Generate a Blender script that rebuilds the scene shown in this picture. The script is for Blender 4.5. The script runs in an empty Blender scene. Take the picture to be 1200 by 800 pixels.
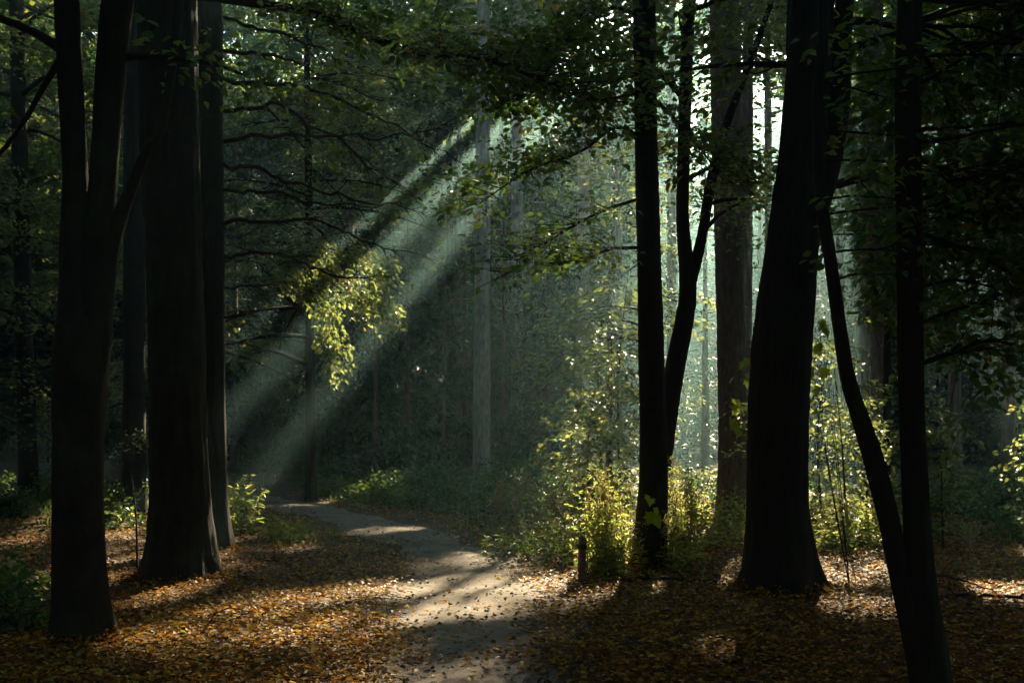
import bpy, math
import numpy as np

sc = bpy.context.scene
COL = sc.collection
rng = np.random.default_rng(11)
R = math.radians

# ------------------------------------------------------------------ camera, sky, sun, exposure
FOC = 1300.0            # focal length in pixels of a 1200 px wide frame
HOR = 500.0             # horizon row
EYE = 1.6
cam_d = bpy.data.cameras.new('camera')
cam = bpy.data.objects.new('camera', cam_d)
COL.objects.link(cam)
cam.location = (0, 0, EYE)
cam.rotation_euler = (R(90), 0, 0)
cam_d.sensor_width = 36
cam_d.lens = FOC / 1200 * 36
cam_d.shift_y = (HOR - 400) / 1200
cam_d.clip_start = 0.05
cam_d.clip_end = 2000
sc.camera = cam

SUN = np.array([320.0, 1300.0, 700.0]); SUN /= np.linalg.norm(SUN)
SUN_EL = math.asin(SUN[2]); SUN_AZ = math.atan2(SUN[0], SUN[1])
world = bpy.data.worlds.new('World'); sc.world = world
world.use_nodes = True
wn = world.node_tree.nodes; wl = world.node_tree.links
bg = wn['Background']
sky = wn.new('ShaderNodeTexSky'); sky.sky_type = 'NISHITA'; sky.sun_disc = False
sky.sun_elevation = SUN_EL; sky.sun_rotation = SUN_AZ
sky.air_density = 1.0; sky.dust_density = 1.2; sky.ozone_density = 1.0
wl.new(sky.outputs[0], bg.inputs[0]); bg.inputs[1].default_value = 0.055
sun_d = bpy.data.lights.new('sun', 'SUN'); sun_d.energy = 5.0; sun_d.angle = R(0.7)
sun_d.color = (1.0, 0.81, 0.53)
sun = bpy.data.objects.new('sun', sun_d); COL.objects.link(sun)
sun.location = tuple(SUN * 60)
sun.rotation_euler = (math.pi / 2 - SUN_EL, 0, math.pi - SUN_AZ)

vs = sc.view_settings
vs.view_transform = 'Standard'; vs.look = 'None'; vs.gamma = 1.0; vs.use_curve_mapping = False
vs.exposure = 2.8
cy = sc.cycles
cy.max_bounces = 5; cy.diffuse_bounces = 3; cy.glossy_bounces = 2; cy.transmission_bounces = 4
cy.volume_bounces = 0; cy.transparent_max_bounces = 4
cy.caustics_reflective = False; cy.caustics_refractive = False
cy.use_denoising = True
cy.sample_clamp_indirect = 4.0

# ------------------------------------------------------------------ helpers
def smooth(a, b, x):
    t = np.clip((x - a) / (b - a), 0, 1)
    return t * t * (3 - 2 * t)

def unit(v):
    return v / np.maximum(np.linalg.norm(v, axis=-1, keepdims=True), 1e-9)

def wob(x, y, f, seed):
    r = np.random.default_rng(seed)
    out = 0
    for i in range(5):
        a = r.uniform(0, 2 * math.pi); p = r.uniform(0, 6.28); ff = f * (0.7 + 0.45 * i)
        out = out + np.sin((x * math.cos(a) + y * math.sin(a)) * ff + p) / (1 + 0.5 * i)
    return out / 2.3

def terrain(x, y):
    x = np.asarray(x, float); y = np.asarray(y, float)
    z = 0.035 * wob(x, y, 0.9, 3) + 0.05 * wob(x, y, 0.35, 4)
    z = z * smooth(2, 9, y) 
    far = np.clip(y - 32, 0, 70)
    z = z + 0.022 * far * smooth(6, -8, x) * smooth(32, 50, y)
    z = z + 0.25 * wob(x, y, 0.11, 5) * smooth(26, 50, np.hypot(x, y))
    return z

def P(px, py, Y):
    """a point seen at (px, py) in the 1200 px frame that lies Y metres ahead"""
    return np.array([(px - 600) / FOC * Y, Y, EYE + (HOR - py) / FOC * Y])

def gdepth(py):
    return EYE * FOC / (py - HOR)

def G(px, py):
    Y = gdepth(py)
    return ((px - 600) / FOC * Y, Y)

def mesh_np(name, verts, faces, rnd=None, smooth_shade=False):
    """faces: list of int arrays (n,k)"""
    me = bpy.data.meshes.new(name)
    verts = np.asarray(verts, np.float32)
    me.vertices.add(len(verts)); me.vertices.foreach_set('co', verts.ravel())
    li = np.concatenate([f.ravel() for f in faces]).astype(np.int32)
    tot = np.concatenate([np.full(len(f), f.shape[1], np.int32) for f in faces])
    st = np.concatenate([[0], np.cumsum(tot)[:-1]]).astype(np.int32)
    me.loops.add(len(li)); me.loops.foreach_set('vertex_index', li)
    me.polygons.add(len(st)); me.polygons.foreach_set('loop_start', st)
    if rnd is not None:
        a = me.attributes.new('rnd', 'FLOAT', 'POINT'); a.data.foreach_set('value', np.asarray(rnd, np.float32))
    me.update(calc_edges=True)
    if smooth_shade:
        me.polygons.foreach_set('use_smooth', np.ones(len(st), bool))
    return me

class MB:
    def __init__(s): s.v = []; s.f4 = []; s.f3 = []; s.r = []; s.n = 0
    def add(s, v, f4=None, f3=None, r=None):
        v = np.asarray(v, float)
        s.v.append(v)
        if f4 is not None and len(f4): s.f4.append(np.asarray(f4) + s.n)
        if f3 is not None and len(f3): s.f3.append(np.asarray(f3) + s.n)
        s.r.append(np.full(len(v), 0.5) if r is None else r)
        s.n += len(v)
    def join(s, o):
        for v in o.v: s.v.append(v)
        for f in o.f4: s.f4.append(f + s.n)
        for f in o.f3: s.f3.append(f + s.n)
        s.r += o.r; s.n += o.n
    def build(s, name, mat, parent=None, smooth_shade=False, origin=None):
        v = np.concatenate(s.v)
        o0 = np.zeros(3) if origin is None else np.asarray(origin)
        if parent is not None and origin is None:
            o0 = world_loc(parent)
        faces = []
        if s.f4: faces.append(np.concatenate(s.f4))
        if s.f3: faces.append(np.concatenate(s.f3))
        me = mesh_np(name, v - o0, faces, np.concatenate(s.r), smooth_shade)
        me.materials.append(mat)
        o = bpy.data.objects.new(name, me); COL.objects.link(o)
        if parent is not None: o.parent = parent
        else: o.location = o0
        return o

def world_loc(o):
    p = np.zeros(3)
    while o is not None:
        p += np.array(o.location); o = o.parent
    return p

def tag(o, label=None, cat=None, group=None, kind=None):
    if label: o['label'] = label
    if cat: o['category'] = cat
    if group: o['group'] = group
    if kind: o['kind'] = kind
    return o

def thing(name, loc, label, cat, group=None):
    o = bpy.data.objects.new(name, None); COL.objects.link(o)
    o.location = tuple(float(c) for c in loc); o.empty_display_size = 0.2
    return tag(o, label, cat, group)

def spline(pts, n):
    """Catmull-Rom through the points, n samples; pts (m,k)"""
    p = np.asarray(pts, float)
    if len(p) == 2:
        t = np.linspace(0, 1, n)[:, None]; return p[0] * (1 - t) + p[1] * t
    e = np.vstack([2 * p[0] - p[1], p, 2 * p[-1] - p[-2]])
    seg = np.linalg.norm(np.diff(p[:, :3], axis=0), axis=1)
    s = np.concatenate([[0], np.cumsum(seg)]); u = np.linspace(0, s[-1], n)
    i = np.clip(np.searchsorted(s, u, side='right') - 1, 0, len(seg) - 1)
    t = ((u - s[i]) / np.maximum(seg[i], 1e-9))[:, None]
    a, b, c, d = e[i], e[i + 1], e[i + 2], e[i + 3]
    return 0.5 * (2 * b + (c - a) * t + (2 * a - 5 * b + 4 * c - d) * t ** 2 + (3 * b - a - 3 * c + d) * t ** 3)

def tube(mb, pts, rad, nseg=6, flare=0.0, bark=0.0, seed=0, lobes=5, flare_h=0.28):
    pts = np.asarray(pts, float); n = len(pts); rad = np.broadcast_to(np.asarray(rad, float), (n,))
    t = unit(np.gradient(pts, axis=0))
    ref = np.array([0, 0, 1.0]) if abs(t[:, 2]).mean() < 0.8 else np.array([1.0, 0, 0])
    n1 = unit(np.cross(t, ref)); n2 = np.cross(t, n1)
    th = np.linspace(0, 2 * math.pi, nseg, endpoint=False)
    rr = np.repeat(rad[:, None], nseg, 1)
    r = np.random.default_rng(seed + 77)
    if flare:
        hgt = (pts[:, 2] - pts[0, 2])[:, None]
        ph = r.uniform(0, 6.28, 3)
        lob = 0.55 * np.sin(lobes * th + ph[0]) + 0.35 * np.sin((lobes - 2) * th + ph[1])
        rr = rr * (1 + flare * np.exp(-np.maximum(hgt, 0) / flare_h) * (1 + 1.05 * lob[None]) + flare * 0.35 * np.exp(-np.maximum(hgt, 0) / (3.2 * flare_h)))
    if bark:
        s = np.concatenate([[0], np.cumsum(np.linalg.norm(np.diff(pts, axis=0), axis=1))])[:, None]
        nz = 0
        for k in range(5):
            m = r.integers(3, max(4, nseg // 3)); f = r.uniform(0.8, 3.5); ph = r.uniform(0, 6.28, 2)
            nz = nz + np.sin(m * th[None] + 1.8 * np.sin(s * f + ph[0]) + ph[1])
        nz = nz + 1.2 * np.sin(2 * th[None] + s * 0.9 + ph[0]) + 1.0 * np.sin(s * 2.1 + th[None] + ph[1])
        nz = nz + r.normal(0, 0.9, (n, nseg))
        rr = rr * (1 + bark * nz / 2.2)
    v = pts[:, None] + rr[..., None] * (np.cos(th)[None, :, None] * n1[:, None] + np.sin(th)[None, :, None] * n2[:, None])
    v = v.reshape(-1, 3)
    i = np.arange(n - 1)[:, None] * nseg; j = np.arange(nseg)[None]; j2 = (j + 1) % nseg
    f = np.stack([i + j, i + j2, i + nseg + j2, i + nseg + j], -1).reshape(-1, 4)
    v = np.vstack([v, pts[-1] + t[-1] * rad[-1]])
    k = (n - 1) * nseg
    cap = np.stack([k + j[0], k + j2[0], np.full(nseg, n * nseg)], -1)
    mb.add(v, f, cap)

# ------------------------------------------------------------------ where the canopy is open to the sun
def gpos(p):
    """foot on the ground of the sun ray through p"""
    k = p[..., 2] / SUN[2]
    return p[..., 0] - SUN[0] * k, p[..., 1] - SUN[1] * k

GAPS = []   # x, y, rx, ry, amount of leaf cut from crowns so sun lands there
def gap(px, py, rx, ry, s=1.0): x, y = G(px, py); GAPS.append((x, y, rx, ry, s))
gap(592, 655, .6, .8); gap(645, 688, .55, .7); gap(530, 712, .6, .7); gap(560, 682, .5, .7)
gap(455, 690, .48, .36); gap(360, 705, .5, .34); gap(275, 727, .5, .3); gap(200, 758, .45, .25)
gap(425, 735, .4, .3, .7); gap(340, 758, .45, .3, .7)
gap(272, 662, .38, .36); gap(345, 640, .5, .2); gap(150, 655, .4, .45); gap(145, 630, .6, .5, .9)
gap(990, 682, .65, .55); gap(1160, 700, .6, .55); gap(1090, 685, .4, .4, .8); gap(1010, 716, .4, .4, .6)
gap(750, 682, .25, .25); gap(855, 682, .22, .3)
GAPS += [(1.05, 11.6, .38, .95, 1), (1.72, 11.9, .36, .95, 1)]
gap(460, 622, .5, .35); gap(345, 593, .5, .4); gap(430, 588, .8, .4)
GAPS += [(-4.15, 16.0, .35, .7, 1), (-5.0, 15.4, .5, 1.6, 1),
         (-4.55, 17, .34, 7.6, 1), (-6.0, 17, .38, 7.6, 1), (-7.5, 17.5, .22, 6.5, 1),
         (3.2, 21, 1.0, 7, 1), (5.3, 22, .95, 7, 1), (1.46, 7.9, .11, .16, 1), (2.06, 7.2, .11, .16, 1), (7.4, 24, .7, 5, .9), (4.6, 36, 1.1, 11, 1), (2.3, 31, .6, 8, 1), (6.8, 36, 1.0, 10, 1), (4.0, 12.8, .5, 1.7, 1), (7.3, 14.5, .5, 1.3, 1), (2.2, 15.5, .45, 1.6, 1), (0.6, 19, .42, 4, 1),
         (4.6, 15.8, .7, 1.0, 1), (-9.5, 24, .8, 1.5, .8), (-12.5, 27, 1, 2, .8), (-8.8, 16, .5, .8, .8), (9.5, 18, .7, 1.6, .8), (12, 24, 1, 2, .8)]
GAPS = np.array(GAPS)

def openness(p):
    x, y = gpos(p)
    w = 0.30 * wob(x, y, 2.2, 21) + 0.16 * wob(x, y, 5.5, 22)
    val = np.zeros(x.shape)
    for gx, gy, rx, ry, s in GAPS:
        e = 1.7 * max(rx, ry); m = (abs(x - gx) < e) & (abs(y - gy) < e)
        if m.any():
            a = math.atan2(gx + .73, gy + 2.97) if ry > 2 * rx else 0.0      # long openings are turned toward the camera, shaped so their beams read narrow
            u = (x[m] - gx) * math.cos(a) - (y[m] - gy) * math.sin(a); t = (x[m] - gx) * math.sin(a) + (y[m] - gy) * math.cos(a)
            d = np.hypot(u / rx, t / ry) + w[m]
            val[m] = np.maximum(val[m], smooth(1.3, 0.8, d / (.6 + .4 * s)))
    return val

# ------------------------------------------------------------------ leaves
def leaf_geo(mb, pos, axis, nrm, size, aspect=0.62, fine=False, rnd=None, fold=0.18):
    N = len(pos)
    if N == 0: return
    axis = unit(axis); b = unit(np.cross(nrm, axis)); nrm = np.cross(axis, b)
    s = np.broadcast_to(np.asarray(size, float), (N,))[:, None]
    w = s * aspect * 0.5
    if rnd is None: rnd = rng.random(N)
    if fine:
        base = pos; tip = pos + axis * s - nrm * s * 0.12
        l1 = pos + axis * s * .30 + b * w * .95 + nrm * s * fold * .6; l2 = pos + axis * s * .70 + b * w * .75 + nrm * s * fold * .4
        r1 = pos + axis * s * .30 - b * w * .95 + nrm * s * fold * .6; r2 = pos + axis * s * .70 - b * w * .75 + nrm * s * fold * .4
        v = np.stack([base, l1, l2, tip, r2, r1], 1).reshape(-1, 3)
        k = np.arange(N)[:, None] * 6
        f = np.concatenate([k + np.array([[0, 3, 2, 1]]), k + np.array([[0, 5, 4, 3]])])
        mb.add(v, f, r=np.repeat(rnd, 6))
    else:
        v = np.stack([pos, pos + axis * s * .45 + b * w + nrm * s * fold, pos + axis * s, pos + axis * s * .45 - b * w + nrm * s * fold], 1).reshape(-1, 3)
        f = np.arange(N)[:, None] * 4 + np.array([[0, 1, 2, 3]])
        mb.add(v, f, r=np.repeat(rnd, 4))

UP = np.array([0, 0, 1.0])
def spray(mb, c, d, L, W, n, size, aspect=0.62, fine=False, masked=True, droop=0.15, tilt=0.45, sizevar=0.3):
    """flat sprays of leaves: c, d (S,3) start and direction"""
    S = len(c)
    if S == 0: return
    d = unit(d); L = np.broadcast_to(np.asarray(L, float), (S,)); 
    t = rng.random((S, n)); side = rng.choice([-1.0, 1.0], (S, n)); lat = rng.random((S, n)) ** 0.7
    p = unit(np.cross(d, UP) + rng.normal(0, .05, (S, 3)))
    pos = c[:, None] + d[:, None] * (t * L[:, None])[..., None] + p[:, None] * (side * lat * W * (1 - .55 * t))[..., None]
    pos = pos - UP * (droop * L[:, None] * t ** 2)[..., None] + rng.normal(0, .035 + .03 * W, (S, n, 3))
    ax = d[:, None] * .7 + p[:, None] * (side * .8)[..., None] + rng.normal(0, .3, (S, n, 3)) - UP * .2
    nr = UP + rng.normal(0, tilt, (S, n, 3))
    pos = pos.reshape(-1, 3); ax = ax.reshape(-1, 3); nr = nr.reshape(-1, 3)
    clump = np.repeat(rng.random(S), n); rr = np.clip(.55 * clump + .45 * rng.random(S * n), 0, 1)
    if masked:
        k = (openness(pos + unit(ax) * size * .5) < .3) | (rng.random(len(pos)) > float(masked))
        pos, ax, nr, rr = pos[k], ax[k], nr[k], rr[k]
    sz = size * (1 + rng.uniform(-sizevar, sizevar, len(pos)))
    leaf_geo(mb, pos, ax, nr, sz, aspect, fine, rr)

def limb(start, az, el, length, droop=0.25, n=7, wig=0.06):
    t = np.linspace(0, 1, n)
    d = np.array([math.cos(az) * math.cos(el), math.sin(az) * math.cos(el), math.sin(el)])
    p = start + d * (t * length)[:, None]
    p[:, 2] -= droop * length * t ** 2
    w = np.cumsum(rng.normal(0, wig * length / n, (n, 3)), axis=0); w -= w[0]
    return p + w

# ------------------------------------------------------------------ materials
def nodes_mat(name):
    m = bpy.data.materials.new(name); m.use_nodes = True
    nt = m.node_tree; return m, nt, nt.nodes['Principled BSDF'], nt.nodes['Material Output']

def ramp(nt, fac, stops):
    r = nt.nodes.new('ShaderNodeValToRGB'); e = r.color_ramp.elements
    while len(e) < len(stops): e.new(0.5)
    for i, (p, c) in enumerate(stops):
        e[i].position = p; e[i].color = (*c, 1)
    nt.links.new(fac, r.inputs[0]); return r.outputs[0]

def noise(nt, scale, detail=4, rough=.6, vec=None):
    n = nt.nodes.new('ShaderNodeTexNoise'); n.inputs['Scale'].default_value = scale
    n.inputs['Detail'].default_value = detail; n.inputs['Roughness'].default_value = rough
    if vec is not None: nt.links.new(vec, n.inputs['Vector'])
    return n.outputs['Fac']

def geo_pos(nt, sx=1, sy=1, sz=1):
    g = nt.nodes.new('ShaderNodeNewGeometry'); m = nt.nodes.new('ShaderNodeMapping')
    m.inputs['Scale'].default_value = (sx, sy, sz)
    nt.links.new(g.outputs['Position'], m.inputs['Vector']); return m.outputs[0]

def leaf_mat(name, stops, trans_stops, fac=0.45, rough=0.45, spec=0.3):
    m, nt, b, out = nodes_mat(name)
    a = nt.nodes.new('ShaderNodeAttribute'); a.attribute_name = 'rnd'
    nt.links.new(ramp(nt, a.outputs['Fac'], stops), b.inputs['Base Color'])
    b.inputs['Roughness'].default_value = rough; b.inputs['Specular IOR Level'].default_value = spec
    tr = nt.nodes.new('ShaderNodeBsdfTranslucent')
    nt.links.new(ramp(nt, a.outputs['Fac'], trans_stops), tr.inputs[0])
    mx = nt.nodes.new('ShaderNodeMixShader'); mx.inputs[0].default_value = fac
    nt.links.new(b.outputs[0], mx.inputs[1]); nt.links.new(tr.outputs[0], mx.inputs[2])
    nt.links.new(mx.outputs[0], out.inputs[0]); return m

def bark_mat(name, c1, c2, moss=0.3, zs=0.25, scale=14, bump=.5):
    m, nt, b, out = nodes_mat(name)
    v = geo_pos(nt, 1, 1, zs)
    n1 = noise(nt, scale, 6, .7, v); n2 = noise(nt, 2.2, 4, .6, geo_pos(nt))
    base = ramp(nt, n1, [(.32, c1), (.68, c2)])
    mix = nt.nodes.new('ShaderNodeMixRGB'); mix.inputs[2].default_value = (.035, .05, .016, 1)
    mf = ramp(nt, n2, [(.5, (0, 0, 0)), (.75, (moss, moss, moss))])
    nt.links.new(mf, mix.inputs[0]); nt.links.new(base, mix.inputs[1]); nt.links.new(mix.outputs[0], b.inputs['Base Color'])
    b.inputs['Roughness'].default_value = .9; b.inputs['Specular IOR Level'].default_value = .15
    bp = nt.nodes.new('ShaderNodeBump'); bp.inputs['Strength'].default_value = bump; bp.inputs['Distance'].default_value = .03
    nt.links.new(n1, bp.inputs['Height']); nt.links.new(bp.outputs[0], b.inputs['Normal']); return m

M = {}
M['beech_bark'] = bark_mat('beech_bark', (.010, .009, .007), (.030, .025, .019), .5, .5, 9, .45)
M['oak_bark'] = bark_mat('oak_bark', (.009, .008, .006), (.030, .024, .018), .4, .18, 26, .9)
M['pine_bark'] = bark_mat('pine_bark', (.05, .034, .026), (.17, .125, .10), .12, .35, 16, .8)
M['grey_bark'] = bark_mat('grey_bark', (.16, .15, .145), (.38, .36, .34), .1, .3, 14, .6)
M['twig'] = bark_mat('twig_bark', (.022, .017, .013), (.06, .045, .033), .1, 1, 20, .2)
M['beech_leaf'] = leaf_mat('beech_leaf', [(0, (.018, .042, .012)), (.55, (.035, .075, .016)), (.85, (.07, .10, .018)), (1, (.16, .12, .02))],
                           [(0, (.05, .13, .02)), (.55, (.13, .25, .03)), (.85, (.28, .33, .04)), (1, (.45, .30, .04))], .42)
M['oak_leaf'] = leaf_mat('oak_leaf', [(0, (.02, .04, .01)), (.6, (.045, .075, .015)), (.88, (.10, .10, .018)), (1, (.2, .11, .02))],
                         [(0, (.10, .15, .04)), (.6, (.27, .34, .08)), (.88, (.44, .43, .13)), (1, (.5, .30, .06))], .45)
M['needle'] = leaf_mat('needle', [(0, (.008, .032, .022)), (.7, (.017, .058, .034)), (1, (.035, .08, .035))],
                       [(0, (.03, .07, .03)), (.7, (.09, .15, .05)), (1, (.22, .25, .08))], .3, .5)
M['bramble_leaf'] = leaf_mat('bramble_leaf', [(0, (.012, .044, .026)), (.6, (.028, .082, .038)), (.9, (.055, .11, .03)), (1, (.10, .09, .02))],
                             [(0, (.04, .10, .02)), (.6, (.12, .22, .03)), (.9, (.24, .30, .04)), (1, (.3, .22, .03))], .38, .55, .2)
M['weed_leaf'] = leaf_mat('weed_leaf', [(0, (.05, .09, .02)), (.6, (.09, .14, .03)), (1, (.17, .17, .04))],
                          [(0, (.26, .38, .06)), (.6, (.46, .52, .10)), (1, (.65, .58, .18))], .55, .5)
M['dry_stem'] = leaf_mat('dry_stem', [(0, (.12, .09, .045)), (1, (.28, .22, .12))], [(0, (.3, .22, .1)), (1, (.5, .42, .22))], .35, .7, .1)
M['maple_leaf'] = leaf_mat('maple_leaf', [(0, (.05, .10, .015)), (1, (.10, .15, .02))], [(0, (.25, .40, .03)), (1, (.45, .52, .05))], .5)
M['litter'] = leaf_mat('fallen_leaf', [(0, (.035, .018, .009)), (.30, (.10, .042, .010)), (.58, (.25, .10, .012)), (.78, (.45, .21, .02)), (.92, (.56, .36, .04)), (1, (.15, .17, .03))],
                       [(0, (.05, .02, .008)), (.5, (.22, .10, .02)), (.85, (.45, .24, .03)), (1, (.4, .32, .05))], .38, .6, .15)
M['grass'] = leaf_mat('grass_blade', [(0, (.03, .07, .012)), (.7, (.06, .12, .02)), (1, (.14, .14, .04))], [(0, (.1, .22, .02)), (1, (.35, .42, .06))], .4, .5)

def ground_mat():
    m, nt, b, out = nodes_mat('forest_floor')
    v = geo_pos(nt)
    vo = nt.nodes.new('ShaderNodeTexVoronoi'); vo.inputs['Scale'].default_value = 17; nt.links.new(v, vo.inputs['Vector'])
    c = ramp(nt, vo.outputs['Color'], [(0, (.020, .012, .007)), (.45, (.055, .03, .013)), (.8, (.12, .06, .018)), (1, (.2, .11, .025))])
    n = noise(nt, 1.3, 5, .6, v)
    mx = nt.nodes.new('ShaderNodeMixRGB'); mx.inputs[2].default_value = (.022, .016, .010, 1)
    nt.links.new(ramp(nt, n, [(.4, (0, 0, 0)), (.65, (.8, .8, .8))]), mx.inputs[0]); nt.links.new(c, mx.inputs[1])
    nt.links.new(mx.outputs[0], b.inputs['Base Color']); b.inputs['Roughness'].default_value = .9
    bp = nt.nodes.new('ShaderNodeBump'); bp.inputs['Strength'].default_value = .8; bp.inputs['Distance'].default_value = .03
    nt.links.new(vo.outputs['Distance'], bp.inputs['Height']); nt.links.new(bp.outputs[0], b.inputs['Normal']); return m
M['ground'] = ground_mat()

def path_mat():
    m, nt, b, out = nodes_mat('trodden_sand')
    v = geo_pos(nt)
    a = noise(nt, 1.7, 5, .65, v); f = noise(nt, 60, 3, .7, v); g = noise(nt, 9, 4, .7, v)
    c = ramp(nt, a, [(.3, (.13, .115, .10)), (.6, (.25, .22, .185)), (.8, (.34, .295, .24))])
    mx = nt.nodes.new('ShaderNodeMixRGB'); mx.blend_type = 'MULTIPLY'; mx.inputs[0].default_value = .75
    nt.links.new(c, mx.inputs[1]); nt.links.new(ramp(nt, f, [(.3, (.45, .43, .4)), (.62, (1, 1, 1))]), mx.inputs[2])
    mx2 = nt.nodes.new('ShaderNodeMixRGB'); mx2.inputs[2].default_value = (.085, .058, .036, 1)
    nt.links.new(ramp(nt, g, [(.52, (0, 0, 0)), (.72, (.7, .7, .7))]), mx2.inputs[0]); nt.links.new(mx.outputs[0], mx2.inputs[1])
    nt.links.new(mx2.outputs[0], b.inputs['Base Color']); b.inputs['Roughness'].default_value = .95; b.inputs['Specular IOR Level'].default_value = .1
    bp = nt.nodes.new('ShaderNodeBump'); bp.inputs['Strength'].default_value = .7; bp.inputs['Distance'].default_value = .02
    ad = nt.nodes.new('ShaderNodeMath'); ad.operation = 'ADD'; nt.links.new(f, ad.inputs[0]); nt.links.new(g, ad.inputs[1])
    nt.links.new(ad.outputs[0], bp.inputs['Height']); nt.links.new(bp.outputs[0], b.inputs['Normal']); return m
M['path'] = path_mat()

# ------------------------------------------------------------------ ground and path
def axis_steps(lo, hi, near_lo, near_hi, fine, coarse):
    return np.unique(np.concatenate([np.arange(lo, near_lo, coarse), np.arange(near_lo, near_hi, fine), np.arange(near_hi, hi + .1, coarse)]))
gx = axis_steps(-120, 120, -14, 14, .35, 3.0); gy = axis_steps(-120, 120, 3, 32, .35, 3.0)
X, Y = np.meshgrid(gx, gy); Zt = terrain(X, Y)
v = np.stack([X, Y, Zt], -1).reshape(-1, 3); nx, ny = len(gx), len(gy)
i, j = np.meshgrid(np.arange(ny - 1), np.arange(nx - 1), indexing='ij'); k = (i * nx + j).ravel()
mb = MB(); mb.add(v, np.stack([k, k + 1, k + nx + 1, k + nx], -1))
tag(mb.build('ground', M['ground'], smooth_shade=True), kind='structure')

path_pts = np.array([(-.25, -6), (-.28, 3), (-.30, 6.9), (-.40, 9), (-.42, 11), (-.62, 13.3), (-1.35, 15.8), (-2.5, 18.6), (-4.0, 21.6), (-5.9, 25), (-8.6, 28.6), (-12.5, 32.5), (-16, 38), (-18.5, 47), (-19, 60), (-18, 80)])
pc = spline(np.hstack([path_pts, np.zeros((len(path_pts), 1))]), 500)[:, :2]
pt = unit(np.gradient(pc, axis=0)); pn = np.stack([-pt[:, 1], pt[:, 0]], 1)
HW = .68
def path_dist(x, y):
    q = np.stack([np.ravel(x), np.ravel(y)], 1); out = np.empty(len(q))
    for a in range(0, len(q), 20000):
        out[a:a + 20000] = np.sqrt(((q[a:a + 20000, None] - pc[None, ::3]) ** 2).sum(-1)).min(1)
    return out
s = np.arange(500); M_ = 15
uu = np.linspace(-1, 1, M_)
hwl = HW * (1 + .14 * np.sin(s * .21) + .10 * np.sin(s * .57 + 2)); hwr = HW * (1 + .13 * np.sin(s * .25 + 1) + .10 * np.sin(s * .63))
off = np.where(uu[None] < 0, hwl[:, None], hwr[:, None]) * uu[None]
xy = pc[:, None] + pn[:, None] * off[..., None]
zz = terrain(xy[..., 0], xy[..., 1]) + .03 - .055 * (abs(uu[None]) ** 3) + .012 * wob(xy[..., 0], xy[..., 1], 3.1, 8) - .014 * np.exp(-((abs(uu[None]) - .42) / .16) ** 2) + .006 * wob(xy[..., 0], xy[..., 1], 9, 9)
v = np.concatenate([xy, zz[..., None]], -1).reshape(-1, 3)
i, j = np.meshgrid(np.arange(499), np.arange(M_ - 1), indexing='ij'); k = (i * M_ + j).ravel()
mb = MB(); mb.add(v, np.stack([k, k + M_, k + M_ + 1, k + 1], -1))
tag(mb.build('path', M['path'], smooth_shade=True), kind='structure')

# ------------------------------------------------------------------ trees of the foreground, stem by stem
def stem_px(rows, Y, top=None, dY=0.0):
    """rows: (px centre, py, width px) from the foot up; top: list of (x, y, z, r) continuing above"""
    out = []
    for (px, py, w) in rows:
        p = P(px, py, Y + dY); out.append((*p, w * .5 / FOC * Y))
    for t in (top or []): out.append(t)
    return np.array(out)

def rise(rows, Y, tops):
    last = stem_px([rows[-1]], Y)[0]
    return [(last[0] + dx, last[1] + dy, last[2] + dz, last[3] * k) for dx, dy, dz, k in tops]

def stem_mesh(mb, st, flare=0.0, seed=0, nseg=28, step=.12, bark=.022, ground=True, flare_h=.28):
    st = st.copy()
    if ground:
        z0 = float(terrain(st[0, 0], st[0, 1])) - .12
        if st[0, 2] > z0 + .02 or True: st[0, 2] = z0
    ln = np.linalg.norm(np.diff(st[:, :3], axis=0), axis=1).sum()
    q = spline(st, max(8, int(ln / step)))
    tube(mb, q[:, :3], np.maximum(q[:, 3], .006), nseg, flare, bark, seed, flare_h=flare_h)
    return q

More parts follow.
